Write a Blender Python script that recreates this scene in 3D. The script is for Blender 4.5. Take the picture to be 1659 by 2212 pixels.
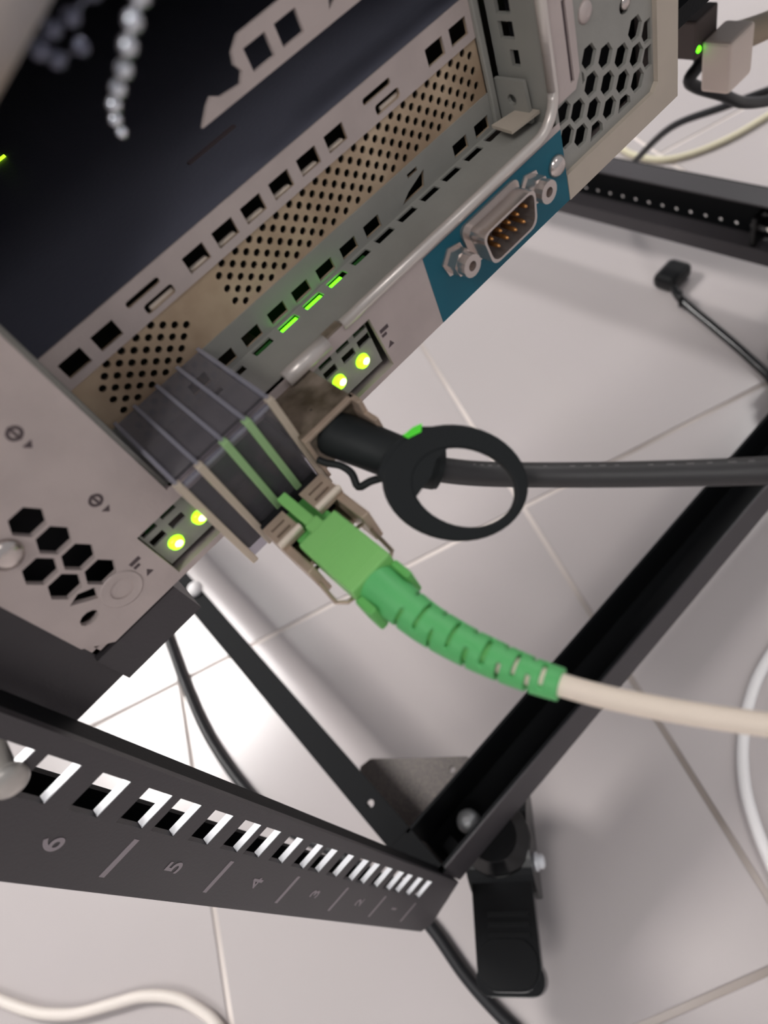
import bpy, bmesh, math, random
from mathutils import Vector, Matrix, geometry
random.seed(7)
for o in list(bpy.data.objects): bpy.data.objects.remove(o)
SC = bpy.context.scene
COL = SC.collection
ZO = 478.0                      # floor level lies 478 mm below the lens; all coordinates below are millimetres about the lens

def V(x, y, z): return Vector((x, y, z + ZO)) / 1000.0
def S(c):
    r = []
    for v in c:
        v = v / 255.0
        r.append(v / 12.92 if v <= 0.04045 else ((v + 0.055) / 1.055) ** 2.4)
    return (r[0], r[1], r[2], 1.0)

# ------------------------------------------------------------------ camera
R0 = Vector((0.68799122, -0.64309762, -0.33629383))
R1 = Vector((-0.70410266, -0.47924836, -0.52398516))
R2 = Vector((0.17580534, 0.59728257, -0.78252541))
cd = bpy.data.cameras.new('camera'); cam = bpy.data.objects.new('camera', cd); COL.objects.link(cam)
m = Matrix(((R0.x, -R1.x, -R2.x), (R0.y, -R1.y, -R2.y), (R0.z, -R1.z, -R2.z))).to_4x4()
m.translation = V(0, 0, 0); cam.matrix_world = m
cd.sensor_fit = 'HORIZONTAL'; cd.sensor_width = 36.0; cd.lens = 36.0 * 1450.6 / 1659.0
cd.clip_start = 0.004; cd.clip_end = 50
cd.dof.use_dof = True; cd.dof.focus_distance = 0.18; cd.dof.aperture_fstop = cd.lens / 1.7
SC.camera = cam
# ------------------------------------------------------------------ world and exposure
w = bpy.data.worlds.new('room_light'); SC.world = w; w.use_nodes = True
bg = w.node_tree.nodes['Background']; bg.inputs[0].default_value = (0.94, 0.95, 1.0, 1); bg.inputs[1].default_value = 0.39
vs = SC.view_settings
vs.view_transform = 'Standard'; vs.look = 'None'; vs.gamma = 1.0; vs.use_curve_mapping = False; vs.exposure = 0.0
# ceiling lamps: (x, y, half size x, half size y, strength) -- built with housings further down; those behind the viewer are added fill
LAMPS = [(-850, 2500, 450, 450, 51.0), (2300, 700, 220, 220, 62.0), (-1500, -900, 420, 420, 14.5), (700, -1500, 420, 420, 3.0)]
CEIL = 2150.0

# ------------------------------------------------------------------ materials
M = {}
def mat(name, col, rough=0.5, metal=0.0, spec=0.5, var=0.0, vscale=60.0, bump=0.0, bscale=400.0, emit=None, es=0.0, col2=None):
    mt = bpy.data.materials.new(name); mt.use_nodes = True; nt = mt.node_tree
    b = nt.nodes['Principled BSDF']
    b.inputs['Base Color'].default_value = S(col); b.inputs['Roughness'].default_value = rough
    b.inputs['Metallic'].default_value = metal; b.inputs['Specular IOR Level'].default_value = spec
    tc = nt.nodes.new('ShaderNodeTexCoord')
    if var > 0 or col2:
        n = nt.nodes.new('ShaderNodeTexNoise'); n.inputs['Scale'].default_value = vscale; n.inputs['Detail'].default_value = 4
        nt.links.new(tc.outputs['Object'], n.inputs['Vector'])
        r = nt.nodes.new('ShaderNodeMix'); r.data_type = 'RGBA'
        a = S(col); c2 = S(col2) if col2 else tuple(x * (1 - var) for x in a[:3]) + (1,)
        r.inputs['A'].default_value = a; r.inputs['B'].default_value = c2
        mr = nt.nodes.new('ShaderNodeMapRange'); mr.inputs['From Min'].default_value = 0.35; mr.inputs['From Max'].default_value = 0.65
        nt.links.new(n.outputs['Fac'], mr.inputs['Value']); nt.links.new(mr.outputs['Result'], r.inputs['Factor'])
        nt.links.new(r.outputs['Result'], b.inputs['Base Color'])
    if bump > 0:
        n2 = nt.nodes.new('ShaderNodeTexNoise'); n2.inputs['Scale'].default_value = bscale; n2.inputs['Detail'].default_value = 3
        nt.links.new(tc.outputs['Object'], n2.inputs['Vector'])
        bp = nt.nodes.new('ShaderNodeBump'); bp.inputs['Strength'].default_value = bump; bp.inputs['Distance'].default_value = 0.0006
        nt.links.new(n2.outputs['Fac'], bp.inputs['Height']); nt.links.new(bp.outputs['Normal'], b.inputs['Normal'])
    if emit:
        b.inputs['Emission Color'].default_value = (emit[0], emit[1], emit[2], 1); b.inputs['Emission Strength'].default_value = es
    M[name] = mt; return mt

mat('panel', (188, 174, 170), 0.48, 0.15, 0.4, var=0.10, vscale=90, bump=0.10, bscale=900)
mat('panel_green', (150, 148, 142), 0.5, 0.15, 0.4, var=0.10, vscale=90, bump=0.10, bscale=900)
mat('rim_tan', (184, 172, 158), 0.5, 0.15, 0.4, var=0.06, vscale=90)
mat('rolled_rim', (205, 196, 190), 0.32, 0.35, 0.5)
mat('vent_tan', (198, 176, 150), 0.45, 0.3, 0.5, vscale=60, col2=(160, 136, 112))
mat('zinc', (196, 190, 184), 0.35, 0.5, 0.5, var=0.15, vscale=200)
mat('bolt_white', (250, 250, 250), 0.4, 0.6, 0.6)
mat('zinc_and_glint', (232, 232, 236), 0.35, 0.3, 0.6)
mat('cage', (150, 136, 122), 0.42, 0.4, 0.5, var=0.45, vscale=170, col2=(88, 78, 62))
mat('clip_tan', (190, 168, 150), 0.45, 0.35, 0.5, var=0.15, vscale=300)
mat('clip_cream', (236, 220, 204), 0.45, 0.1, 0.5)
mat('chrome', (205, 195, 190), 0.2, 0.85, 0.5)
mat('brass', (196, 140, 84), 0.25, 0.8, 0.5)
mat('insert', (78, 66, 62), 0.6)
mat('teal', (20, 92, 110), 0.55, 0, 0.3)
mat('ink', (78, 66, 68), 0.7)
mat('inside_black', (14, 14, 17), 0.75, 0, 0.3)
mat('dark_baffle', (88, 89, 101), 0.55, 0, 0.35, bump=0.15, bscale=900)
mat('baffle', (116, 117, 132), 0.55, 0, 0.4, bump=0.15, bscale=900)
mat('black_paint', (17, 18, 20), 0.6, 0, 0.12, bump=0.08, bscale=1200)
mat('post_paint', (58, 54, 57), 0.5, 0, 0.5, bump=0.10, bscale=1200)
mat('black_plastic', (11, 11, 12), 0.3, 0, 0.35)
mat('black_rubber', (22, 26, 27), 0.6, 0, 0.35, bump=0.1, bscale=800)
mat('black_gloss', (9, 9, 10), 0.2, 0, 0.45)
mat('bead_steel', (232, 236, 244), 0.25, 1.0, 0.5)
mat('bead_dark', (112, 114, 130), 0.35, 1.0, 0.5)
mat('ring_plastic', (13, 17, 19), 0.6, 0, 0.3)
mat('cable_black', (52, 50, 51), 0.5, 0, 0.4)
mat('cord_black', (22, 22, 25), 0.45, 0, 0.5)
mat('print_pale', (118, 114, 114), 0.7)
mat('post_ink', (150, 140, 144), 0.7)
mat('green_body', (132, 196, 112), 0.5, 0, 0.35)
mat('green_boot', (92, 180, 106), 0.5, 0, 0.35)
mat('green_lip', (100, 176, 92), 0.5, 0, 0.35)
mat('fiber', (232, 216, 200), 0.5, 0, 0.35)
mat('cord_white', (236, 232, 232), 0.45, 0, 0.4)
mat('cord_ivory', (226, 216, 208), 0.5, 0, 0.35)
mat('cord_cream', (214, 206, 178), 0.5, 0, 0.4)
mat('cord_beige', (168, 150, 134), 0.5, 0, 0.4, var=0.3, vscale=60, col2=(146, 150, 158))
mat('plate_grey', (92, 86, 86), 0.55, 0.2, 0.5, var=0.4, vscale=900, col2=(120, 112, 106))
mat('tile', (186, 178, 177), 0.2, 0, 0.42, var=0.05, vscale=3.5, bump=0.03, bscale=220)
mat('grout', (232, 222, 216), 0.9, 0, 0.2, var=0.3, vscale=3, col2=(140, 130, 124))
mat('led', (150, 255, 40), 0.3, emit=(0.45, 1.0, 0.02), es=1.7)
mat('led_core', (255, 255, 200), 0.3, emit=(1.0, 1.0, 0.55), es=2.2)
mat('led_green', (60, 220, 10), 0.3, emit=(0.12, 1.0, 0.01), es=3.2)
mat('led_dark', (30, 84, 32), 0.3)
mat('led_reflection_green', (74, 226, 34), 0.4)
mat('lamp_white', (255, 255, 255), 0.6)
mat('plug_white', (226, 208, 196), 0.4)
mat('speaker_tan', (168, 150, 128), 0.5)

def clear(name, col, opac, tint):
    mt = bpy.data.materials.new(name); mt.use_nodes = True; nt = mt.node_tree; nt.nodes.clear()
    out = nt.nodes.new('ShaderNodeOutputMaterial')
    tr = nt.nodes.new('ShaderNodeBsdfTransparent'); tr.inputs[0].default_value = S(tint)
    df = nt.nodes.new('ShaderNodeBsdfDiffuse'); df.inputs[0].default_value = S(col)
    gl = nt.nodes.new('ShaderNodeBsdfGlossy'); gl.inputs['Roughness'].default_value = 0.12
    m1 = nt.nodes.new('ShaderNodeMixShader'); m1.inputs[0].default_value = opac
    nt.links.new(tr.outputs[0], m1.inputs[1]); nt.links.new(df.outputs[0], m1.inputs[2])
    fr = nt.nodes.new('ShaderNodeFresnel'); fr.inputs[0].default_value = 1.4
    ge = nt.nodes.new('ShaderNodeNewGeometry'); mu = nt.nodes.new('ShaderNodeMath'); mu.operation = 'MULTIPLY'; iv = nt.nodes.new('ShaderNodeMath'); iv.operation = 'SUBTRACT'; iv.inputs[0].default_value = 1.0
    nt.links.new(ge.outputs['Backfacing'], iv.inputs[1]); nt.links.new(iv.outputs[0], mu.inputs[0]); nt.links.new(fr.outputs[0], mu.inputs[1])
    m2 = nt.nodes.new('ShaderNodeMixShader'); nt.links.new(mu.outputs[0], m2.inputs[0])
    nt.links.new(m1.outputs[0], m2.inputs[1]); nt.links.new(gl.outputs[0], m2.inputs[2])
    nt.links.new(m2.outputs[0], out.inputs[0]); M[name] = mt
clear('clear_sheet', (150, 146, 150), 0.16, (226, 224, 230))
clear('clear_rib', (178, 176, 186), 0.42, (220, 220, 230))
clear('milky_rib', (214, 198, 180), 0.72, (230, 225, 215))
clear('refracted_green_rib', (168, 204, 148), 0.75, (200, 230, 190))  # green tint paints refracted light into the clear plastic

# ------------------------------------------------------------------ mesh helpers
def tag(o, label=None, cat=None, group=None, kind=None):
    if label: o['label'] = label
    if cat: o['category'] = cat
    if group: o['group'] = group
    if kind: o['kind'] = kind
    return o
def empty(name, p, label, cat, group=None, kind=None):
    o = bpy.data.objects.new(name, None); o.empty_display_size = 0.01; COL.objects.link(o); o.location = V(*p)
    return tag(o, label, cat, group, kind)
def wloc(o):
    v = Vector((0, 0, 0))
    while o is not None:
        v = v + o.location; o = o.parent
    return v
def link(name, me, mt, parent=None, smooth=False, origin=None):
    """vertices arrive in world metres; the object's origin is its bounding-box base"""
    if origin is None:
        xs = [v.co for v in me.vertices]
        origin = Vector(((min(c.x for c in xs) + max(c.x for c in xs)) / 2, (min(c.y for c in xs) + max(c.y for c in xs)) / 2, min(c.z for c in xs)))
    me.transform(Matrix.Translation(-origin))
    o = bpy.data.objects.new(name, me); COL.objects.link(o)
    if parent is not None:
        o.parent = parent; o.location = origin - wloc(parent)
    else: o.location = origin
    me.materials.append(M[mt] if isinstance(mt, str) else mt)
    if smooth:
        for p in me.polygons: p.use_smooth = True
    return o
def bm_out(bm, name):
    bmesh.ops.recalc_face_normals(bm, faces=bm.faces)
    me = bpy.data.meshes.new(name); bm.to_mesh(me); bm.free(); return me
def add_box(bm, x0, x1, y0, y1, z0, z1):
    vs_ = [bm.verts.new(V(x, y, z)) for x in (x0, x1) for y in (y0, y1) for z in (z0, z1)]
    for f in ((0, 1, 3, 2), (4, 6, 7, 5), (0, 4, 5, 1), (2, 3, 7, 6), (0, 2, 6, 4), (1, 5, 7, 3)):
        bm.faces.new([vs_[i] for i in f])
def box(name, b, mt, parent=None, bev=0.0, seg=2):
    bm = bmesh.new()
    for bb in (b if isinstance(b[0], (tuple, list)) else [b]): add_box(bm, *bb)
    if bev > 0: bmesh.ops.bevel(bm, geom=bm.edges[:], offset=bev / 1000, segments=seg, affect='EDGES', profile=0.5)
    return link(name, bm_out(bm, name), mt, parent)
def circ(cx, cy, r, n=12, a0=0.0, ry=None):
    ry = ry or r
    return [(cx + r * math.cos(a0 + 2 * math.pi * i / n), cy + ry * math.sin(a0 + 2 * math.pi * i / n)) for i in range(n)]
def rect(cx, cy, w_, h_): return [(cx - w_ / 2, cy - h_ / 2), (cx + w_ / 2, cy - h_ / 2), (cx + w_ / 2, cy + h_ / 2), (cx - w_ / 2, cy + h_ / 2)]
def rrect(x0, y0, x1, y1, r, n=5):
    p = []
    for cx, cy, a in ((x1 - r, y1 - r, 0), (x0 + r, y1 - r, 90), (x0 + r, y0 + r, 180), (x1 - r, y0 + r, 270)):
        for i in range(n + 1):
            t = math.radians(a + 90 * i / n); p.append((cx + r * math.cos(t), cy + r * math.sin(t)))
    return p
def plate(name, outer, holes, w0, w1, fr, mt, parent=None, bev=0.0):
    """flat sheet with real holes; fr maps (u, v, w) in mm to (x, y, z) in mm; sheet fills w0..w1"""
    vs_, es = [], []
    for lp in [outer] + holes:
        n0 = len(vs_)
        vs_ += [Vector((p[0], p[1])) for p in lp]
        es += [(n0 + i, n0 + (i + 1) % len(lp)) for i in range(len(lp))]
    co, ed, fa, _, _, _ = geometry.delaunay_2d_cdt(vs_, es, [], 0, 1e-6)
    bbs = [(min(p[0] for p in h_), max(p[0] for p in h_), min(p[1] for p in h_), max(p[1] for p in h_)) for h_ in holes]
    def inside(x, y, poly):
        r = False; j = len(poly) - 1
        for i in range(len(poly)):
            xi, yi = poly[i]; xj, yj = poly[j]
            if (yi > y) != (yj > y) and x < (xj - xi) * (y - yi) / (yj - yi) + xi: r = not r
            j = i
        return r
    def solid(f):
        x = sum(co[i].x for i in f) / len(f); y = sum(co[i].y for i in f) / len(f)
        if not inside(x, y, outer): return False
        return not any(b_[0] <= x <= b_[1] and b_[2] <= y <= b_[3] and inside(x, y, h_) for b_, h_ in zip(bbs, holes))
    fa = [f for f in fa if solid(f)]
    cnt = {}
    for f in fa:
        for i in range(len(f)):
            k = (f[i], f[(i + 1) % len(f)]); cnt[k] = 1
    bm = bmesh.new()
    A = [bm.verts.new(V(*fr(p.x, p.y, w0))) for p in co]; B = [bm.verts.new(V(*fr(p.x, p.y, w1))) for p in co]
    for f in fa:
        bm.faces.new([A[i] for i in f]); bm.faces.new([B[i] for i in reversed(f)])
    for (a, b) in cnt:
        if (b, a) not in cnt: bm.faces.new([A[b], A[a], B[a], B[b]])
    loose = [v for v in bm.verts if not v.link_faces]
    bmesh.ops.delete(bm, geom=loose, context='VERTS')
    return link(name, bm_out(bm, name), mt, parent)
XZ = lambda u, v, w_: (u, w_, v)
XY = lambda u, v, w_: (u, v, w_)
YZ = lambda u, v, w_: (w_, u, v)
def spline(pts, per=8):
    P = [Vector(p) for p in pts]; out = []
    for i in range(len(P) - 1):
        p0 = P[i - 1] if i > 0 else P[i] * 2 - P[i + 1]; p1 = P[i]; p2 = P[i + 1]; p3 = P[i + 2] if i + 2 < len(P) else P[i + 1] * 2 - P[i]
        for k in range(per):
            t = k / per
            out.append(0.5 * ((2 * p1) + (p2 - p0) * t + (2 * p0 - 5 * p1 + 4 * p2 - p3) * t * t + (3 * p1 - p0 - 3 * p2 + p3) * t ** 3))
    out.append(P[-1]); return out
def frames(path):
    T = []
    for i in range(len(path)):
        a = path[max(0, i - 1)]; b = path[min(len(path) - 1, i + 1)]; T.append((b - a).normalized())
    n = T[0].orthogonal().normalized(); N = [n]
    for i in range(1, len(T)):
        q = T[i - 1].rotation_difference(T[i]); n = q @ n; n = (n - T[i] * n.dot(T[i])).normalized(); N.append(n)
    return T, N
def sweep_bm(path, rad, seg=14, keep=None, cap=True, sx=1.0):
    T, N = frames(path); bm = bmesh.new(); rings = []
    for i, p in enumerate(path):
        r = rad[i] if isinstance(rad, (list, tuple)) else rad; b = T[i].cross(N[i])
        rings.append([bm.verts.new(V(*(p + (N[i] * math.cos(2 * math.pi * k / seg) * r * sx + b * math.sin(2 * math.pi * k / seg) * r)))) for k in range(seg)])
    for i in range(len(rings) - 1):
        for k in range(seg):
            if keep and not keep(i, k): continue
            bm.faces.new([rings[i][k], rings[i][(k + 1) % seg], rings[i + 1][(k + 1) % seg], rings[i + 1][k]])
    if cap and not keep:
        bm.faces.new(rings[0]); bm.faces.new(rings[-1])
    return bm
def tube(name, pts, rad, mt, parent=None, seg=14, per=8, straight=False):
    path = [Vector(p) for p in pts] if straight else spline(pts, per)
    return link(name, bm_out(sweep_bm(path, rad, seg), name), mt, parent, smooth=True)
def lathe(name, p, axis, prof, mt, parent=None, seg=20, smooth=True):
    """prof: list of (distance along axis, radius)"""
    a = Vector(axis).normalized(); n = a.orthogonal().normalized(); b = a.cross(n); p = Vector(p); bm = bmesh.new(); rings = []
    for d, r in prof:
        rings.append([bm.verts.new(V(*(p + a * d + (n * math.cos(2 * math.pi * k / seg) + b * math.sin(2 * math.pi * k / seg)) * r))) for k in range(seg)])
    for i in range(len(rings) - 1):
        for k in range(seg): bm.faces.new([rings[i][k], rings[i][(k + 1) % seg], rings[i + 1][(k + 1) % seg], rings[i + 1][k]])
    bm.faces.new(rings[0]); bm.faces.new(rings[-1])
    o = link(name, bm_out(bm, name), mt, parent)
    if smooth:
        for pl in o.data.polygons: pl.use_smooth = len(pl.vertices) == 4
    return o
def copy_part(o, parent, dloc):
    c = o.copy(); COL.objects.link(c); c.parent = parent; c.location = o.location + Vector(dloc) / 1000.0
    return c

# ================================================================== the setting: tiled floor
floor = box('floor', (-3000, 3000, -3000, 3500, -500, -479.0), 'grout'); tag(floor, kind='structure', label='tiled floor under the rack, pale joints between glossy grey tiles')
TS = 334.0; ang = math.radians(-23.2); ca, sa = math.cos(ang), math.sin(ang); BX, BY = 182.4, 263.6
bm = bmesh.new(); g = 2.0
h = TS / 2 - g
add_box(bm, -h, h, -h, h, -478.95, -478.0)
bmesh.ops.bevel(bm, geom=[e for e in bm.edges if all(v.co.z > 0.479 - 0.4785 - 0.001 for v in e.verts)], offset=0.0004, segments=2, affect='EDGES')
tile_me = bm_out(bm, 'tile'); tile_me.materials.append(M['tile'])
for i in range(-5, 5):
    for j in range(-5, 5):
        u, v = (i + .5) * TS, (j + .5) * TS
        o = bpy.data.objects.new('tile', tile_me); COL.objects.link(o); o.parent = floor
        o.location = Vector(((BX + u * ca - v * sa) / 1000, (BY + u * sa + v * ca) / 1000, 0)) - floor.location
        o.rotation_euler = (0, 0, ang)

# ceiling lamps and added fill lamps
for i, (lx, ly, hx, hy, st) in enumerate(LAMPS):
    lab = ['square ceiling lamp behind the rack to the left', 'small ceiling lamp to the right of the rack', 'added fill lamp on the ceiling behind the viewer to the left', 'added fill lamp on the ceiling behind the viewer to the right'][i]
    L = empty('ceiling_or_fill_lamp', (lx, ly, CEIL), lab, 'lamp', 'ceiling lamps')
    mat('lamp_glow_%d' % i, (255, 255, 255), 0.5, emit=(1.0, 0.975, 0.95), es=st)
    box('housing', (lx - hx - 30, lx + hx + 30, ly - hy - 30, ly + hy + 30, CEIL + 12, CEIL + 70), 'lamp_white', L)
    box('diffuser', (lx - hx, lx + hx, ly - hy, ly + hy, CEIL, CEIL + 10), 'lamp_glow_%d' % i, L)

# ================================================================== the rack
rack = empty('server_rack', (-66, 100, -478), 'black open steel rack frame on casters with numbered perforated post', 'rack')
U0, UH = -368.8, 44.45
holes = []; hc = []
for n in range(0, 12):
    for d in (6.35, 22.225, 38.1):
        z = U0 + n * UH + d
        if z < 130: hc.append(z); holes.append(rect(-59.5, z, 10.0, 9.5))
post = plate('post', [(-83, -414), (-78, -422), (-50, -408), (-50, 140), (-83, 140)], holes, 96.2, 98.2, XZ, 'post_paint', rack)
post['label'] = 'grey-black rack post with square holes and unit numbers'
lip_bm = bmesh.new(); add_box(lip_bm, -64.4, -54.6, 96.35, 98.3, -0.12, 0.12); lip_me = None
first = None
for z in hc:
    if first is None:
        first = box('hole_edge_glint', (-64.4, -54.6, 96.3, 98.3, z - 4.75, z - 4.45), 'zinc_and_glint', post); z0 = z  # pale strip paints the light caught on each hole's lower edge
    else: copy_part(first, post, (0, 0, z - z0))
lip_bm.free()
box('post_return', [(-83, -81, 98.2, 122, -420, 140), (-81, -70.6, 116, 118, -420, 140), (-51.5, -50, 98.2, 104, -405, 140)], 'black_paint', post)
# unit numbers and dividing marks
def text(name, s, size, p, mt, parent, ux=(1, 0, 0), uy=(0, 0, 1), depth=0.05):
    cu = bpy.data.curves.new(name, 'FONT'); cu.body = s; cu.size = size / 1000; cu.align_x = 'CENTER'; cu.align_y = 'CENTER'; cu.extrude = depth / 1000; cu.offset = 0.00012
    ob = bpy.data.objects.new(name, cu); COL.objects.link(ob)
    me = bpy.data.meshes.new_from_object(ob.evaluated_get(bpy.context.evaluated_depsgraph_get()))
    bpy.data.objects.remove(ob)
    ux = Vector(ux); uy = Vector(uy); uz = ux.cross(uy)
    M4 = Matrix(((ux.x, uy.x, uz.x), (ux.y, uy.y, uz.y), (ux.z, uy.z, uz.z))).to_4x4(); M4.translation = V(*p)
    me.transform(M4); return link(name, me, mt, parent)
for n in range(1, 9):
    text('unit_number', str(n), 8.2, (-72.6, 96.1, U0 + (n - .5) * UH), 'post_ink', post)
    box('unit_mark', (-78.6, -67.4, 96.08, 96.2, U0 + (n - 1) * UH - 0.9, U0 + (n - 1) * UH + 0.9), 'post_ink', post)
# right-hand rear post (mirrored, outside the frame on the right)
holes2 = [[(350 - x, z) for x, z in hh] for hh in holes]
plate('post', [(400, -408), (428, -422), (433, -414), (433, 140), (400, 140)], holes2, 96.2, 98.2, XZ, 'post_paint', rack)
# rear beam: channel, open side up
o = box('beam', [(-50, 402, 100, 101.6, -417, -380), (-50, 402, 125.4, 127, -417, -380), (-50, 402, 100, 127, -418.5, -417)], 'black_paint', rack)
o['label'] = 'black rear channel beam, open side up'
lathe('bolt', (-24, 114.0, -417), (0, 0, 1), [(0, 7), (6.5, 7), (9.5, 6.2), (11.5, 4.2), (12.4, 1.5)], 'bolt_white', o)
box('beam_face', (-50, 402, 99.0, 100.0, -418.5, -380), 'post_paint', o)
box('bolt_square', (-45, -36, 106, 118, -417, -413.5), 'black_plastic', o, 0.6)
# left side beam: angle section, top flange and web
o = plate('beam', [(-62.5, 127.5), (-47, 127.5), (-47, 820), (-62.5, 820)], [circ(-54.5, 152.5, 2.3, 14)], -381.6, -380, XY, 'black_paint', rack)
o['label'] = 'black left side beam'
box('beam_web', (-62.5, -60.9, 100, 820, -418, -381.6), 'black_paint', o)
box('beam_end', (-66, -47.2, 98.4, 127.4, -381.6, -380), 'black_paint', o)
lathe('bolt', (-50, 366, -380), (0, 0, 1), [(0, 6), (3, 6), (5, 4.5), (6, 2)], 'cord_white', o)
# right side beam: channel open towards the middle, row of holes in the web
hs = [circ(237.4 + 14.1 * k, -417.6, 2.9 if k == 0 else 1.75, 12) for k in range(0, 24)]
hs += [circ(237.4, -404, 2.0, 12)]
o = plate('beam', [(130, -425), (820, -425), (820, -380), (130, -380)], hs, 478, 479.5, YZ, 'black_paint', rack)
o['label'] = 'black right side beam with a row of round holes'
box('beam_flange', [(458.5, 478, 130, 820, -381.5, -380), (461, 478, 130, 820, -425, -423.5), (459.6, 461, 130, 820, -436, -422)], 'post_paint', o)
box('beam_joint', (462, 478, 240, 244, -423.4, -396), 'black_plastic', o, 0.5)
# support rail under the server
o = box('support_rail', [(-37.5, -16.5, 104.5, 560, -113.5, -103.2), (-56, -36.9, 106, 107.5, -113, 60), (-58, -56, 106, 560, -113, 60)], 'post_paint', rack)
lathe('rail_screw', (-61.4, 96.2, -100.2), (0, -1, 0), [(-9, 2.6), (0, 2.6), (0, 4.0), (1.0, 4.0), (2.0, 3.3), (2.5, 2.2), (2.7, 0.8)], 'zinc', rack)
# casters
def caster(cx, cy, a, lab):
    c = empty('caster', (cx, cy, -478), None, None); del_keys = [k for k in c.keys()]
    c.parent = rack; c.location = V(cx, cy, -478) - rack.location; c['label'] = lab
    u = Vector((math.cos(a), math.sin(a), 0)); v = Vector((u.y, -u.x, 0)); O = Vector((cx, cy, 0))
    fr = lambda s, t, w_: tuple(O + u * s + v * t + Vector((0, 0, w_)))
    fs = lambda s, w_, t: tuple(O + u * s + v * t + Vector((0, 0, w_)))
    for t0 in (-15, 5):
        wh = plate('wheel', circ(2, -452, 25.5, 32), [circ(2, -452, 4, 12)], t0, t0 + 10, fs, 'black_plastic', c)
    # hood over the wheels
    prof = [(2 + 28 * math.cos(math.radians(t)), -452 + 28 * math.sin(math.radians(t))) for t in range(-12, 193, 9)]
    prof_in = [(2 + 26.5 * math.cos(math.radians(t)), -452 + 26.5 * math.sin(math.radians(t))) for t in range(192, -13, -9)]
    hood = plate('hood', prof + prof_in, [], -17.5, 17.5, fs, 'black_plastic', c)
    plate('side_cheek', [(2 + 28 * math.cos(math.radians(t)), -452 + 28 * math.sin(math.radians(t))) for t in range(-12, 193, 9)], [], 17.5, 19, fs, 'black_plastic', c)
    plate('side_cheek', [(2 + 28 * math.cos(math.radians(t)), -452 + 28 * math.sin(math.radians(t))) for t in range(-12, 193, 9)], [], -19, -17.5, fs, 'black_plastic', c)
    # swivel head up to the frame
    lathe('swivel', (cx, cy, -436), (0, 0, 1), [(0, 19), (8, 21), (12, 20), (15.5, 14), (18, 14)], 'black_gloss', c)
    # brake pedal
    out = rrect(10, -17.5, 74, 17.5, 11, 6)
    pd = plate('brake_pedal', out, [], -440, -433, fr, 'black_gloss', c)
    md = pd.modifiers.new('round', 'BEVEL'); md.width = 0.0025; md.segments = 3; md.limit_method = 'ANGLE'
    for s in (38, 43, 48):
        plate('pedal_rib', rect(s, -2, 2.2, 23), [], -433, -431.6, fr, 'black_plastic', c)
    plate('pedal_tread', rrect(50, -16, 72.5, 16, 10, 5), [], -433, -431.2, fr, 'black_plastic', c)
    tip = plate('pedal_toe', rrect(60, -18.5, 76, 18.5, 7.5, 5), [], -446, -434, fr, 'black_gloss', c)
    md = tip.modifiers.new('round', 'BEVEL'); md.width = 0.004; md.segments = 3; md.limit_method = 'ANGLE'
    lathe('axle_bolt', fr(12, -19, -440), -v, [(0, 5.2), (2, 5.2), (2, 4), (5, 4), (6, 2.5)], 'zinc_and_glint', c, seg=12)
    return c
c1 = caster(-20, 101, math.radians(227), 'black caster with brake pedal below the numbered post')
c2 = caster(428, 116, math.radians(137), 'black caster with brake pedal at the right edge')
plate('caster_plate', [(-53, 105), (3.0, 105), (3.0, 138), (1.8, 142), (-42, 188), (-50, 189.5), (-53, 186)], [circ(-10, 143.5, 2, 10)], -421.5, -419, XY, 'plate_grey', rack)['label'] = 'speckled grey caster mounting plate'
plate('caster_plate', [(400, 105), (455, 105), (455, 189), (400, 189)], [], -421.5, -419, XY, 'plate_grey', rack)

# ================================================================== the server
YP = 103.7; YW = 118.6
srv = empty('server', (58, 300, -102), 'grey metal server rear with perforated bay, serial port and teal label', 'server')
# chassis shell
box('chassis', [(-36.6, -35.4, YP + 1.2, 560, -102, 31), (152.8, 154, YP + 1.2, 560, -102, 31), (-36.6, 154, YP + 1.2, 560, -102, -100.8), (-36.6, 154, YP + 1.2, 560, 29.8, 31), (-36.6, 154, 558.8, 560, -102, 31)], 'panel', srv)
# rear panel: left column + band below the bay (one sheet)
outer = [(-36.6, -97), (-32, -102), (112, -102), (112, -83), (21.8, -83), (21.8, -86.4), (-3, -86.4), (-3, 24), (112, 24), (112, 31), (-36.6, 31)]
holesP = [[(x + 3.2 * math.cos(math.radians(60 * k + 0)), z + 3.1 * math.sin(math.radians(60 * k + 0))) for k in range(6)] for x, z in
          ((-22.3, -68.2), (-22.3, -74.3), (-22.3, -80.4), (-28.0, -77.1), (-22.3, -86.4), (-28.0, -83.2))]
holesP += [[(-30.6, -87.2), (-28.0, -86.4), (-25.2, -88.0), (-26.6, -90.6)], circ(-30.6, -92.6, 2.0, 10, ry=1.5), circ(-22.7, -93.0, 2.4, 14)]
holesP += [[(-13.4, -100.5), (51, -100.5), (50.2, -86.4), (21.9, -86.42), (-3.1, -86.42), (-13.4, -86.42)]]
outer = [(-36.6, -97), (-32, -102), (112, -102), (112, -83), (50.4, -83), (21.8, -83), (-3, -83), (-3, 24), (112, 24), (112, 31), (-36.6, 31)]
panel = plate('rear_panel', outer, holesP, YP, YP + 1.2, XZ, 'panel', srv)
box('panel_edge_wall', [(-3.2, -2.2, YP + 1.2, YW, -83, 24)], 'panel_green', panel)
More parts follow.
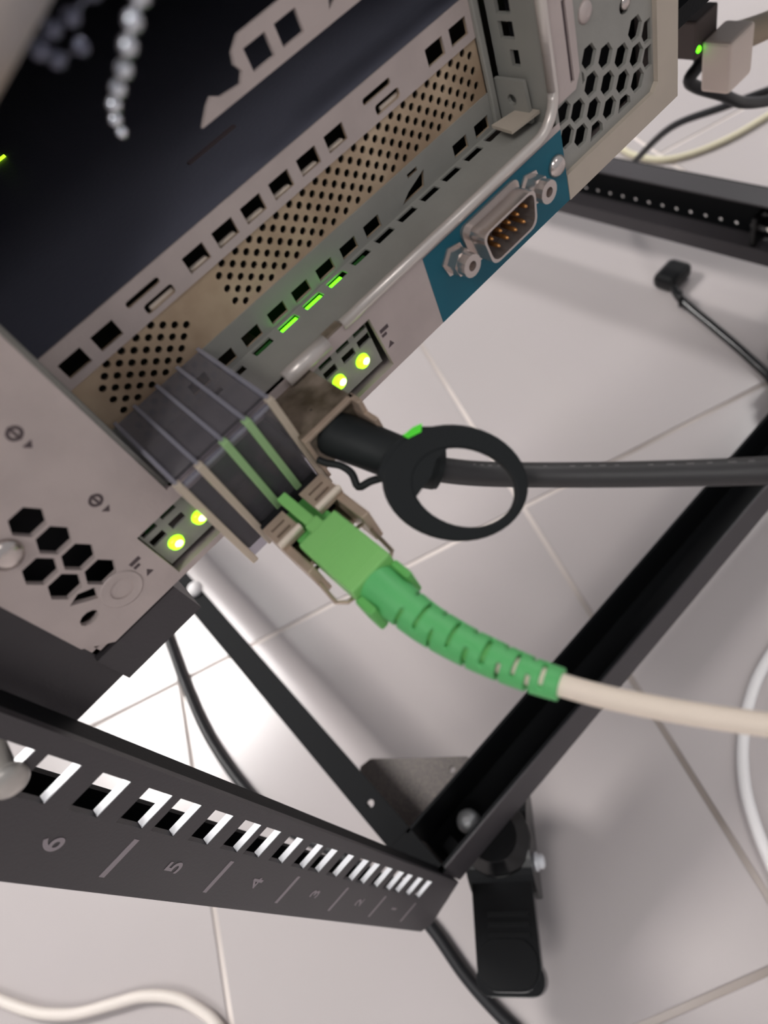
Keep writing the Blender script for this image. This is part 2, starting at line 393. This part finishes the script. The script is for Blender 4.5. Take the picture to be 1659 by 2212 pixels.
# dimple round the lower left screw hole and screw at the left edge
lathe('screw_dimple', (-22.7, YP - 0.02, -93.0), (0, -1, 0), [(-0.6, 2.3), (-0.5, 4.2), (0.12, 4.3), (0.15, 4.0), (-0.3, 2.6)], 'panel', panel)
lathe('screw', (-22.7, YP + 2.5, -93.0), (0, -1, 0), [(0, 2.3), (1.2, 2.2), (1.8, 1.0)], 'chrome', panel)
lathe('screw', (-28.6, YP, -69.8), (0, -1, 0), [(0, 3.0), (0.8, 2.8), (1.5, 1.6), (1.6, 0.5)], 'chrome', panel)
# printed marks on the left panel
for (x, z) in ((-12.4, -55.2), (-12.6, -74.0)):
    plate('printed_mark', circ(x, z, 1.35, 14), [circ(x, z, 0.75, 12)], YP - 0.05, YP, XZ, 'ink', panel)
    box('printed_mark', (x - 0.25, x + 0.25, YP - 0.06, YP, z - 1.4, z + 1.4), 'ink', panel)
    plate('printed_mark', [(x - 0.9, z - 2.5), (x + 0.9, z - 2.5), (x, z - 3.7)], [], YP - 0.05, YP, XZ, 'ink', panel)
for (x, z) in ((-17.0, -90.5), (52.4, -91.4)):
    box('printed_mark', (x - 1.2, x + 1.2, YP - 0.05, YP, z - 0.15, z + 0.75), 'ink', panel)
    box('printed_mark', (x - 1.2, x + 0.2, YP - 0.05, YP, z - 1.3, z - 0.6), 'ink', panel)
    plate('printed_mark', [(x - 0.9, z - 4.6), (x + 0.9, z - 4.6), (x + 0.2, z - 3.2)], [], YP - 0.05, YP, XZ, 'ink', panel)
# dark sheets added as painted shade behind the openings
box('dark_backing', [(-35, -14, YP + 9, YP + 10, -100, 28), (113, 152, YP + 10, YP + 11, -100, 28), (-16, 112, 128, 129, -100.5, -84), (51, 111, 106, 118.5, -87.4, -86.8), (34.2, 51, 109, 118.5, -87.4, -86.8)], 'inside_black', srv)
box('air_baffle', [(-34, 150, YW + 1.4, 480, -58.6, -57.2), (-34, 150, 470, 472, -59, 29), (112, 113, 122, 480, -58, 29), (-6, -4.5, 122, 480, -58, 29)], 'dark_baffle', srv)['label'] = 'dark blue-black plastic baffle inside the open bay'
# bay floor with slits along the wall
slits = [rect(x, 116.4, 5.0, 2.2) for x in (31.5, 39.0, 46.3, 53.5, 60.8, 68.3, 75.6, 82.9, 90.0, 97.4, 104.6)] + [rect(x, 113.2, 2.6, 1.6) for x in (107.6,)] + [rect(24, 115.6, 3.2, 2.2), rect(18, 115.6, 2.4, 1.8)]
plate('bay_floor', [(-2.2, YP + 0.2), (111, YP + 0.2), (111, YW), (-2.2, YW)], slits, -83.4, -83.0, XY, 'panel_green', srv)
# perforated wall
hw = []
for x in (1.8, 9.2, 30.9, 38.2, 45.4, 52.7, 60.0, 67.4, 95.9, 102.9): hw.append(rect(x, -60.6, 5.0, 3.4))
for x in (18.0, 78.6):
    hw.append(rrect(x - 2.8, -59.6, x + 4.9, -58.3, 0.5, 3))
    hw.append(rrect(x - 0.6, -62.9, x + 6.2, -60.9, 0.6, 3))
for x in (16.6, 24.0, 31.4, 38.8, 45.8, 53.0, 60.2, 67.5, 96.1, 103.3): hw.append(rect(x, -80.7, 4.6, 2.9))
hw.append([(76.4, -82.0), (83.6, -82.0), (84.8, -78.6), (79.0, -80.4)])
hw.append(rect(81.6, -77.4, 3.0, 1.0))
for r in range(7):
    z = -64.7 - 1.54 * r
    x = 34.5 if r % 2 == 0 else 32.7
    while x < 105 - (r > 4) * 0:
        hw.append(circ(x, z, 0.8, 8)); x += 3.6
    x = (2.1 if r % 2 == 0 else 0.3)
    while x < 22.5 - abs(r - 3) * 1.1:
        if x > 0.2 + abs(r - 3.2) * 0.6: hw.append(circ(x, z, 0.8, 8))
        x += 3.6
wall = plate('perforated_wall', [(-2.2, -83), (107, -83), (107, -56.2), (-2.2, -56.2)], hw, YW, YW + 0.5, XZ, 'vent_tan', srv)
wall['label'] = 'tan perforated inner wall of the bay'
# slotted grey strips laid on the top and bottom of that wall
hu = [h_ for h_ in hw if max(p[1] for p in h_) > -64.1 and len(h_) != 8 and min(p[1] for p in h_) > -64.2]
plate('slotted_strip', [(-2.2, -63.9), (107, -63.9), (107, -56.0), (-2.2, -56.0)], hu, YW - 0.35, YW - 0.02, XZ, 'panel', wall)
hl = [h_ for h_ in hw if max(p[1] for p in h_) < -76.5]
plate('slotted_strip', [(-2.2, -83), (107, -83), (107, -75.3), (-2.2, -75.3)], hl, YW - 0.35, YW - 0.02, XZ, 'panel_green', wall)
# bright tongues behind the upper slots
for k, x in enumerate((30.9, 38.2, 45.4, 52.7, 60.0, 67.4)):
    box('spring_tongue', (x - 2.0, x + 2.2, YW + 0.9, YW + 2.2, -63.2, -62.2), 'clip_cream', wall, 0.3)
for x in (18.6, 80.0): box('spring_tongue', (x - 0.2, x + 5.6, YW + 0.7, YW + 1.4, -63.4, -62.2), 'clip_cream', wall, 0.3)
# green light guides under the bay floor
for x, mt_ in ((39.0, 'led_green'), (46.3, 'led_green'), (53.5, 'led_green'), (60.8, 'led_dark'), (31.5, 'led_dark')):
    box('light_guide', (x - 2.3, x + (1.2 if x > 50 else 2.3), 115.5, 117.3, -85.4, -83.7), mt_, srv)
# rail across the bay
rl = [(44.6, -44.6), (112, -44.8), (112, -36.6), (58.0, -37.0), (55.6, -38.6), (55.0, -40.2), (55.8, -41.6), (54.6, -43.0), (50.2, -42.6), (48.6, -41.6), (47.2, -42.4)]
plate('bay_rail', rl, [rect(60.2, -41.0, 5.0, 3.8), rect(67.3, -41.0, 5.0, 3.8), [(76.0, -42.8), (82.0, -40.2), (82.0, -38.6), (77.0, -40.6)], rect(90, -41, 5, 3.8), rect(97.3, -41, 5, 3.8)], YW, YW + 0.9, XZ, 'panel', srv)
# right side wall of the bay with slots, gap strip and screw tab
sw = plate('bay_side_wall', [(YP, -83), (YW - 0.5, -83), (YW - 0.5, 24), (YP, 24)], [rect(113.5, -55.4, 4.0, 2.8), rect(113.5, -59.8, 4.0, 3.2), rect(113.5, -64.4, 4.0, 3.4), rect(112.3, -69.8, 2.4, 3.4)], 111, 112, YZ, 'panel_green', srv)
box('side_strip', (106.9, 108.6, 117.2, 118.4, -82.5, 24), 'panel_green', sw, 0.3)
plate('screw_tab', [(109, -82.4), (118, -82.4), (118, -73.4), (109.6, -73.4)], [circ(113.6, -77.6, 1.3, 10)], 109.2, 110.2, YZ, 'panel_green', sw)
plate('screw_tab', [(102.6, 108.6), (110.6, 107.4), (110.6, 113), (103.4, 115.2)], [], -80.6, -79.9, XY, 'rim_tan', sw)
# rolled bright rim round the bay opening
path = [(111.6, YP + 0.3, 24), (111.6, YP + 0.3, -60), (111.6, YP + 0.3, -76)]
for k in range(0, 7):
    t = math.radians(15 * k); path.append((104.6 + 7 * math.cos(t), YP + 0.3, -76 - 7 * math.sin(t)))
path += [(90, YP + 0.3, -83), (44.4, YP + 0.3, -83)]
tube('rolled_rim', path, 1.2, 'rolled_rim', panel, 12, straight=True)
tube('rolled_rim', [(39.4, YP - 0.2, -83), (28.2, YP - 0.2, -83)], 1.75, 'rolled_rim', panel, 12, straight=True)
box('rim_notch', (39.4, 44.4, YP + 0.1, YP + 2.4, -84.6, -82.6), 'cage', panel, 0.2)
# right-hand honeycomb panel, set back 1.2 mm, and the tan rim around it
hx = []
for x, z in ((140.1, -79.1), (124.4, -76.4), (129.7, -79.2), (135.0, -82.1), (140.2, -84.8), (124.4, -82.1), (129.7, -85.0), (135.0, -87.8), (140.2, -90.4), (119.2, -85.0), (124.4, -87.8), (129.8, -90.7), (114.8, -88.2), (119.4, -90.8)):
    hx.append([(x + 2.55 * math.cos(math.radians(60 * k)), z + 2.6 * math.sin(math.radians(60 * k))) for k in range(6)])
hx += [[(143.3, -84.2), (145.6, -84.2), (145.6, -79.6), (143.3, -79.6), (142.2, -81.9)], [(143.3, -89.8), (145.6, -89.8), (145.6, -85.2), (143.3, -85.2), (142.2, -87.5)]]
hx += [[(113.0, -84.6), (115.8, -84.8), (117.2, -82.4), (116.0, -80.6), (113.0, -80.9)], [(132.6, -93.8), (137.3, -93.8), (137.3, -92.4), (135.9, -91.0), (133.6, -91.0)], [(122.2, -94.2), (126.9, -94.2), (126.9, -92.6), (125.6, -90.9), (123.2, -90.9)]]
hx += [[(121.6, -80.6), (121.6, -77.8), (122.3, -78.6), (122.4, -80.2)], circ(136.8, -72.8, 1.7, 12)]
YR = YP + 0.9
rp = plate('honeycomb_panel', [(112, -95.6), (146.2, -95.6), (146.2, 29.5), (112, 29.5)], hx, YR, YR + 0.9, XZ, 'panel_green', srv)
plate('panel_rim', [(112, -102), (154, -102), (154, 31), (146.2, 31), (146.2, -94.0), (144.6, -95.6), (112, -95.6)], [], YP - 0.3, YP + 1.2, XZ, 'rim_tan', srv)
plate('raised_plate', [(112.2, -79.8), (118.6, -79.8), (120.4, -77.0), (120.4, 26), (112.2, 26)], [[(117.3, -77.8), (118.5, -77.8), (118.3, -62), (117.1, -62)]], YR - 0.6, YR, XZ, 'panel', rp)
box('slot_backing', (117.0, 118.6, YR - 0.1, YR, -78, -61.8), 'ink', rp)
lathe('rivet', (124.3, YR, -67.6), (0, -1, 0), [(0, 2.2), (0.5, 1.8), (0.9, 0.8)], 'panel', rp)
lathe('screw', (137.2, YR + 0.4, -72.4), (0, -1, 0), [(0, 1.5), (0.8, 1.3), (1.1, 0.4)], 'chrome', rp)
# teal label, serial port, screw
plate('teal_label', [(67.2, -84.6), (111.9, -84.6), (111.9, -101.9), (66.8, -101.9)], [], YP - 0.12, YP, XZ, 'teal', srv)['label'] = 'teal label around the serial port'
lathe('cover_screw', (108.9, YP, -91.2), (0, -1, 0), [(0, 2.5), (0.8, 2.4), (1.6, 1.6), (1.8, 0.5)], 'chrome', srv)
sp = empty('serial_port', (87.2, YP, -96), None, None); sp.parent = srv; sp.location = V(87.2, YP, -96) - srv.location
sp['label'] = 'nine-pin metal serial port with gold pins'
DX, DZ = 87.2, -90.3
def dshape(wt, wb, hh, r=2.3):
    pts = [(wt, hh), (-wt, hh), (-wb, -hh), (wb, -hh)]; out = []
    for i in range(4):
        p = Vector(pts[i]); a = (Vector(pts[i - 1]) - p).normalized(); b = (Vector(pts[(i + 1) % 4]) - p).normalized()
        for k in range(6):
            t = k / 5; q = p + a * r * (1 - t) ** 2 + b * r * t ** 2; out.append((DX + q.x, DZ + q.y))
    return out
plate('port_flange', rrect(DX - 15.4, DZ - 6, DX + 15.4, DZ + 6, 3), [dshape(7.6, 6.4, 3.6)], YP - 0.6, YP - 0.12, XZ, 'chrome', sp) if False else None
plate('shell', dshape(8.5, 7.3, 4.25), [dshape(7.9, 6.7, 3.7)], YP - 6.2, YP, XZ, 'chrome', sp)
plate('shell_foot', dshape(9.4, 8.2, 5.1), [dshape(8.4, 7.2, 4.15)], YP - 0.9, YP - 0.1, XZ, 'chrome', sp)
plate('insert', dshape(7.85, 6.65, 3.65), [], YP - 1.4, YP, XZ, 'insert', sp)
for r_, n in ((1.42, 5), (-1.42, 4)):
    for k in range(n):
        lathe('pin', (DX + (k - (n - 1) / 2) * 2.77, YP - 1.4, DZ + r_), (0, -1, 0), [(0, 0.5), (3.6, 0.5), (4.2, 0.35), (4.5, 0.1)], 'brass', sp, seg=8)
for s in (-1, 1):
    lathe('jack_screw', (DX + s * 12.6, YP - 0.1, DZ), (0, -1, 0), [(0, 3.6), (0.5, 3.6), (0.5, 2.9), (3.4, 2.9)], 'chrome', sp, seg=6, smooth=False)
    plate('jack_socket', circ(DX + s * 12.6, DZ, 2.5, 16), [circ(DX + s * 12.6, DZ, 1.1, 12)], YP - 5.9, YP - 3.4, XZ, 'chrome', sp)
# status light windows: slotted bezels set back behind the long opening
for (x0, x1, sl, leds) in ((-13.2, 3.4, ((-11.0, -87.9), (-11.0, -91.2), (-6.0, -87.6), (-6.0, -91.2)), ((-2.5, -94.4), (-9.3, -95.0))),
                           (34.4, 50.0, ((37.5, -87.7), (37.6, -90.7), (42.6, -87.6), (42.9, -90.9), (47.6, -87.6), (47.6, -90.7)), ((45.1, -94.5), (38.1, -94.2)))):
    bz = plate('light_bezel', [(x0, -98.6), (x1 - 0.6, -98.6), (x1 - 0.6, -85.4), (x0, -85.4)], [rect(x, z, 3.5, 1.9) for x, z in sl], YP + 1.3, YP + 1.9, XZ, 'panel_green', srv)
    for x, z in leds:
        ld = lathe('status_light', (x, YP + 1.3, z), (0, -1, 0), [(0, 1.75), (0.7, 1.6), (1.2, 1.1), (1.4, 0.4)], 'led', bz, seg=16)
        ld['label'] = 'glowing yellow-green status light'
        lathe('light_core', (x + 0.3, YP - 0.05, z + 0.25), (0, -1, 0), [(0, 0.9), (0.12, 0.6), (0.14, 0.2)], 'led_core', ld, seg=12)
    box('bezel_glow', (x0 + 1, x1 - 1, YP + 4.5, YP + 4.9, -92.5, -86), 'led_dark', bz)

# ================================================================== clear ribbed plastic piece over the port
gd = empty('plastic_guard', (9.7, 106, -101), 'clear ribbed plastic piece bent over the left network port', 'plastic guard')
RX = [-0.9, 4.0, 9.8, 15.1, 20.6]
for i, x in enumerate(RX):
    box('top_rib', (x - 0.42, x + 0.42, 92.4, 118.0, -75.6, -74.0), 'clear_rib', gd, 0.15)
    box('front_rib', (x - 0.75, x + 0.75, 91.6, 93.2, -100.6 if i else -101.4, -74.4), 'refracted_green_rib' if i in (2, 3) else 'milky_rib', gd, 0.2)
for i in range(4):
    box('top_pane', (RX[i] + 0.4, RX[i + 1] - 0.4, 93.2, 117.8, -75.2, -74.7), 'clear_sheet', gd)
    box('front_pane', (RX[i] + 0.75, RX[i + 1] - 0.75, 92.2, 92.7, -100.4, -75.2), 'clear_sheet', gd)
    box('cross_bar', (RX[i] + 0.4, RX[i + 1] - 0.4, 92.0, 93.0, -76.0, -75.2), 'clear_rib', gd, 0.15)
# ================================================================== optical module (left port)
tm = empty('optical_module', (11.5, 90, -103), 'tan metal optical module with latch clips holding the green plug', 'network module')
box('module_body', [(-0.2, 20.0, 94.2, 127, -100.2, -86.6), (4.2, 19.4, 86, 94.4, -100.5, -95.0)], 'inside_black', tm, 0.4)
box('socket', [(3.9, 5.6, 73.8, 88.4, -101.5, -93.4), (17.6, 19.4, 73.8, 88.4, -101.5, -93.4), (5.6, 17.6, 80.5, 88.4, -101.5, -100)], 'clip_tan', tm, 0.25)
for (x0, x1) in ((4.0, 9.2), (13.6, 19.4)):
    cl = plate('latch_clip', rect((x0 + x1) / 2, 84.6, x1 - x0, 6.8), [rect((x0 + x1) / 2, 86.0, (x1 - x0) * 0.62, 0.6), rect((x0 + x1) / 2, 84.0, (x1 - x0) * 0.62, 0.7)], -93.4, -92.4, XY, 'clip_tan', tm)
    box('clip_lip', (x0, x1 + 0.2, 81.2, 82.3, -92.6, -91.6), 'clip_cream', cl, 0.15)
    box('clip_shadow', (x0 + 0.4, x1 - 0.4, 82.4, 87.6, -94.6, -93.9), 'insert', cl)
tube('bail_wire', [(6.2, 77, -98), (4.4, 76, -98), (3.8, 68.4, -98), (5.2, 66.6, -98), (6.4, 66.4, -98)], 0.42, 'clip_tan', tm, 8, straight=True)
tube('bail_wire', [(15.6, 77, -98), (18.2, 76.2, -98), (17.2, 67.4, -98), (15.6, 66.4, -98)], 0.42, 'clip_tan', tm, 8, straight=True)

# ================================================================== green fibre plug, boot and white cable
fc = empty('fiber_cable', (10.9, 66, -99), 'white fibre cable with bright green square plug and ribbed boot', 'cable')
pb = box('plug_body', (6.3, 15.4, 62.6, 78.0, -98.4, -91.0), 'green_body', fc, 0.35)
for k in range(9): box('grip_ridge', (6.9, 14.8, 65.0 + k * 1.1, 65.5 + k * 1.1, -91.05, -90.93), 'green_body', pb)
box('plug_key', (10.0, 12.2, 77.9, 90.5, -93.6, -91.6), 'green_body', fc, 0.3)
box('plug_shoulder', (9.6, 12.6, 77.8, 80.4, -93.4, -91.3), 'green_body', fc, 0.3)
box('plug_nose', (7.0, 15.0, 77.8, 88, -98, -93.8), 'green_lip', fc, 0.3)
box('plug_collar', [(5.7, 7.4, 58.4, 62.6, -99.6, -93.2), (14.2, 15.7, 58.4, 62.6, -99.6, -93.2), (7.4, 14.2, 58.4, 62.6, -99.6, -98.2)], 'green_lip', fc, 0.4)
BP = [(10.6, 64.5, -94.9), (10.8, 59.3, -96.0), (11.3, 52.6, -97.9), (12.6, 45.7, -99.0), (14.3, 39.4, -99.6), (15.9, 34.4, -99.9), (17.5, 30.3, -100.1)]
path = spline(BP, 14); nb = len(path)
rad = [3.95 - 1.45 * (i / (nb - 1)) for i in range(nb)]
SEG = 24
def keep(i, k):
    t = i / (nb - 2)
    if t < 0.24 or t > 0.965: return True
    ph = (t - 0.24) / 0.725 * 10.0; c_ = int(ph); fr_ = ph - c_
    gap = 0.16 + 0.30 * (t - 0.24)
    if fr_ > gap: return True
    a = (k + (0 if c_ % 2 == 0 else SEG // 4)) % SEG
    return (a % (SEG // 2)) in (0, 1, 2, 3)
path = spline(BP, 30); nb = len(path); rad = [3.95 - 1.45 * (i / (nb - 1)) for i in range(nb)]
bo = link('boot', bm_out(sweep_bm(path, rad, SEG, keep), 'boot'), 'green_boot', fc, smooth=True)
md = bo.modifiers.new('wall', 'SOLIDIFY'); md.thickness = 0.0009; md.offset = -1
FP = [(10.8, 60.5, -95.7), (11.3, 52.6, -97.9), (12.6, 45.7, -99.0), (14.3, 39.4, -99.6), (15.9, 34.4, -99.9), (17.5, 30.3, -100.1), (20.9, 24.2, -102.1), (26.3, 15.9, -104.6), (32.2, 7.2, -106.1), (37.8, -1.3, -106.3), (46, -14, -106), (70, -60, -112), (110, -140, -150), (140, -220, -260)]
tube('fiber_jacket', FP, 1.75, 'fiber', fc, 16)
tube('boot_core', BP[1:5], [3.0 - 1.0 * (i / 24) for i in range(25)], 'green_lip', fc, 14)

# ================================================================== black direct-attach cable with pull ring
dc = empty('network_cable', (30, 85, -99), 'thick black network cable with metal plug and black pull ring', 'cable')
sh = box('plug_shell', [(20.7, 33.4, 90.0, 127, -95.0, -85.0)], 'cage', dc, 0.25)
box('shell_rim', [(20.5, 33.6, 88.9, 90.2, -85.6, -84.8), (20.5, 21.3, 88.9, 90.2, -96, -85.6), (32.6, 33.7, 86.8, 90.2, -97, -84.8)], 'clip_tan', dc, 0.15)
box('shell_skirt', (32.5, 33.6, 83.5, 90.2, -97.5, -88.0), 'clip_tan', dc, 0.15)
tube('boot', [(26.2, 95.0, -89.6), (27.0, 89.9, -90.2), (28.9, 84.2, -91.9), (30.9, 79.5, -94.3), (33.1, 75.6, -96.7), (34.9, 73.2, -98.2)], [4.7 - 0.6 * (i / 40) for i in range(41)], 'black_rubber', dc, 18)
tube('boot_clamp', [(33.0, 75.6, -96.6), (34.4, 74.0, -97.7), (35.3, 73.0, -98.6)], 4.0, 'black_rubber', dc, 18)
CP = [(32.8, 75.9, -96.4), (35.9, 72.6, -99.5), (41.3, 67.9, -103.7), (50.0, 58.8, -107.5), (59.8, 45.7, -108.9), (70.5, 29.8, -108.4), (77.2, 16.6, -104.2), (84, 2, -98), (100, -50, -90), (130, -140, -120), (150, -220, -220)]
cb = tube('cable_jacket', CP, 2.45, 'cable_black', dc, 18)
# worn print along the top of the jacket
cpath = spline(CP, 24)
for k in range(40, 130, 4):
    p = cpath[k]; q = cpath[k + 1] + (cpath[k + 2] - cpath[k + 1]) * random.random()
    tdir = (q - p).normalized(); up = (-R2 * 0.75 - R1 * 0.62); up = (up - tdir * up.dot(tdir)).normalized()
    if random.random() < 0.6: tube('worn_print', [p + up * 2.43, q + up * 2.43], 0.1, 'print_pale', cb, 6, straight=True)
# pull ring: flat strap with an oval opening
RC = Vector((33.0, 64.9, -94.0)); mm = 0.0814
e1 = (R0 + R2 * 0.10).normalized(); e2 = (R1 - e1 * R1.dot(e1)).normalized(); e3 = e1.cross(e2)
RF = lambda u, v, w_: tuple(RC + e1 * u + e2 * v + e3 * w_)
ringo = []
for k in range(48):
    t = 2 * math.pi * k / 48; a_, b_ = 13.0, 10.2
    u, v = a_ * math.cos(t), b_ * math.sin(t)
    u2, v2 = u * math.cos(0.12) - v * math.sin(0.12), u * math.sin(0.12) + v * math.cos(0.12)
    ringo.append((u2, v2))
ri = [(1.5 + 9.3 * math.cos(t) * math.cos(0.25) - 6.8 * math.sin(t) * math.sin(0.25), 0.8 + 9.3 * math.cos(t) * math.sin(0.25) + 6.8 * math.sin(t) * math.cos(0.25)) for t in [2 * math.pi * k / 40 for k in range(40)]]
rg = plate('pull_ring', ringo, [ri], -0.9, 0.9, RF, 'ring_plastic', dc)
md = rg.modifiers.new('round', 'BEVEL'); md.width = 0.0004; md.segments = 2; md.limit_method = 'ANGLE'
nk = plate('ring_strap', [((x - 985) * mm, (y - 1048) * mm) for x, y in ((905, 928), (990, 926), (975, 965), (940, 1000), (930, 1035), (893, 1085), (836, 1062), (815, 1030), (830, 985), (870, 945))], [], -0.75, 0.75, RF, 'ring_plastic', dc)
nk2 = plate('strap_led_reflection', [((x - 985) * mm, (y - 1048) * mm) for x, y in ((910, 921), (890, 930), (868, 948), (880, 954), (908, 940))], [], -1.1, 0.6, RF, 'led_reflection_green', dc)  # flat green patch stands in for the LED reflection on the strap
nk2['label'] = 'green LED reflection painted on the strap edge'
tube('latch_wire', [(20.8, 89.0, -90.4), (21.4, 87.3, -90.9), (22.7, 84.7, -91.4), (23.0, 82.3, -92.4), (22.0, 80.0, -93.8), (24.0, 78.4, -93.2), (26.4, 77.1, -93.6), (28.5, 76.5, -93.6)], 0.75, 'black_rubber', dc, 8, 4)

CHAIN_TOP = [(38, 62, 60), (35, 61, 40), (32.5, 61, 20), (30.5, 61.6, 6), (29.0, 62.2, -4), (27.4, 62.6, -10.8)]
GLINT_BEADS_A = [(26.1, 63.1, -12.4), (24.8, 63.6, -13.6), (23.6, 64.8, -14.9), (22.7, 66.4, -16.4), (22.4, 69.8, -18.4), (22.2, 73.9, -20.4), (22.5, 79.1, -22.7), (23.4, 85.1, -25.6), (25.3, 92.9, -29.4)]
GLINT_BEADS_B = [(23.3, 68.7, -12.6), (21.0, 70.1, -13.4), (19.2, 70.6, -13.4), (17.2, 70.4, -14.0), (18.3, 71.6, -15.4), (21.9, 75.6, -16.6)]
BEIGE = [(-60, 20, 160), (-42, 48, 60), (-24, 62, 4), (-9, 65.5, -13.5), (-0.4, 65.3, -14.1), (8.5, 66.0, -11.6), (15.7, 66.7, -9.4), (23.1, 70.0, -7.8), (31.1, 74.8, -6.2)]
# ================================================================== things in and beside the bay
def glint_beads(pts, r, mt, lab):  # beads made up to stand in for unidentified glints
    ch = empty('glint_beads', tuple(pts[-1]), lab, 'bead chain', 'added glint beads')
    tube('added_glint_wire', CHAIN_TOP + pts, 0.22, mt, ch, 8)  # wire and chain top are made up along with the glint beads
    for p_ in pts:
        lathe('glint_bead', (p_[0], p_[1], p_[2] - r), (0, 0, 1), [(r - r * math.cos(math.radians(t)), max(0.02, r * math.sin(math.radians(t)))) for t in range(0, 181, 15)], mt, ch, seg=16)
    return ch
glint_beads(GLINT_BEADS_A, 0.8, 'bead_steel', 'shiny beads added in place of bright glints close to the lens at upper left')
glint_beads(GLINT_BEADS_B, 0.8, 'bead_dark', 'dim dark beads added in place of faint glints left of the bright beads')
tag(tube('beige_cable', BEIGE, 2.9, 'cord_beige', None, 18), 'blurred beige-grey cable crossing the upper left corner', 'cable')
lb = box('indicator_light', [(25.5, 28.6, 224.0, 225.0, -57.5, -56.7), (25.5, 29.2, 219.4, 220.6, -57.5, -56.7)], 'led', srv); lb['label'] = 'two tiny green lights deep in the bay'
box('fallen_strip', (47, 60, 142.0, 143.2, -57.2, -56.8), 'ink', srv)

# neighbouring dark unit and its wiring, right of the server
nb_ = empty('storage_unit', (250, 300, -98), 'dark unit mounted to the right of the grey server', 'rack unit')
box('unit_case', (158, 400, 140, 540, -98, 31), 'inside_black', nb_, 1.0)
box('unit_bottom_tray', (156, 400, 124, 540, -104, -99), 'black_paint', nb_)
tp = empty('wall_plug', (303, 181, -186), 'cream plug with clear tail right of the honeycomb vent', 'plug')
box('plug_block', (294, 312, 172, 186, -192, -170), 'plug_white', tp, 1.5)
box('plug_latch', (290, 306, 186, 206, -176, -160), 'insert', tp, 1.0)
tube('plug_boot', [(310, 184, -178), (325.1, 181.6, -182.5), (345, 176, -187), (372.2, 168.3, -196.9), (420, 150, -210)], [6.5 - 2.0 * i / 32 for i in range(33)], 'speaker_tan', tp, 14)
lathe('link_light', (292, 186.5, -172), (0, -1, 0.3), [(0, 1.6), (1, 1.2)], 'led_green', tp, seg=10)
tag(tube('power_cord', [(342, 236, -150), (340.6, 229.5, -170.0), (333.9, 217.8, -186.9), (330.9, 209.8, -200.0), (324.1, 210.8, -207.2), (345.5, 205.6, -225.5), (370.5, 206.5, -244.8), (404.9, 206.0, -263.0), (455.9, 198.6, -282.7), (520, 190, -300)], 3.1, 'cord_black', None, 12), 'black cord looping down beside the cream plug', 'cable')
tag(tube('power_cord', [(600, 210, -320), (538.2, 248.7, -328.3), (525.7, 275.7, -336.0), (530.0, 314.8, -356.3), (541.5, 370.0, -388.2), (562.7, 424.8, -443.9), (575, 450, -474)], 3.2, 'cord_black', None, 12), 'black cord curving down behind the right side beam', 'cable')
tag(tube('ethernet_cable', [(650, 560, -474.5), (616.3, 486.1, -474.5), (608.0, 461.7, -474.5), (608.8, 427.3, -474.5), (628.0, 401.4, -474.5), (661.0, 380.3, -474.5), (702.0, 365.2, -474.5), (754.9, 346.5, -474.5), (850, 330, -474.5), (1100, 300, -474.5)], 3.5, 'cord_cream', None, 12), 'cream cable curving on the floor beyond the right beam', 'cable')
fl = empty('floor_cord', (420, 240, -478), 'black cord with a small ring clip on the floor under the right beam', 'cable')
tube('cord', [(452, 312, -469), (446, 304, -469), (432, 286, -470), (417, 245, -473), (405, 214, -474), (391, 183, -474), (372, 140, -474), (380, 40, -474), (430, -120, -474)], 3.6, 'black_gloss', fl, 14)
box('cord_plug', (440, 470, 298, 322, -477.5, -462), 'black_plastic', fl, 5)
tube('ring_clip', [(432 + 6 * math.cos(t), 286 + 3 * math.cos(t), -470 + 6.5 * math.sin(t)) for t in [2 * math.pi * k / 16 for k in range(17)]], 1.2, 'black_gloss', fl, 8, straight=True)
tag(tube('power_cord', [(60, 900, -474), (-20, 720, -474), (-76, 570, -474), (-97.2, 490.0, -474.0), (-110.0, 434.5, -474.0), (-121.4, 384.8, -474.0), (-130.4, 330.2, -474.0), (-131.1, 271.4, -474.0), (-123.5, 224.3, -474.0), (-104.8, 179.9, -474.0), (-91.4, 135.8, -474.0), (-88.4, 108.1, -474.0), (-90.6, 77.6, -474.0), (-89.9, 55.8, -474.0), (-87.6, 36.7, -474.0), (-84.7, 12.8, -474.0), (-80, -20, -474), (-50, -120, -474), (20, -300, -474), (0, -520, -474)], 4.0, 'cord_black', None, 14), 'long black cord on the floor passing behind the numbered post', 'cable')
tag(tube('ethernet_cable', [(-760, 640, -473.8), (-560, 560, -473.8), (-440, 440, -473.8), (-390.4, 351.8, -473.8), (-356.0, 301.1, -473.8), (-334.1, 271.5, -473.8), (-310.7, 249.3, -473.8), (-285.4, 233.3, -473.8), (-263.6, 219.7, -473.8), (-245.2, 201.5, -473.8), (-235.3, 184.5, -473.8), (-229.7, 168.2, -473.8), (-230.8, 149.1, -473.8), (-240, 110, -473.8), (-300, -40, -473.8), (-420, -240, -473.8)], 3.8, 'cord_ivory', None, 14), 'white cable waving across the floor at the lower left', 'cable')
tag(tube('ethernet_cable', [(560, -40, -474.4), (400, 0, -474.4), (270, 40, -474.4), (211.1, 53.6, -474.4), (178.2, 54.0, -474.4), (151.2, 48.3, -474.4), (126.2, 37.5, -474.4), (107.7, 25.5, -474.4), (94.5, 13.1, -474.4), (80.7, -4.3, -474.4), (71.8, -21.3, -474.4), (66, -60, -474.4), (90, -200, -474.4), (60, -400, -474.4)], 3.6, 'cord_white', None, 14), 'white cable bending on the floor at the right edge', 'cable')
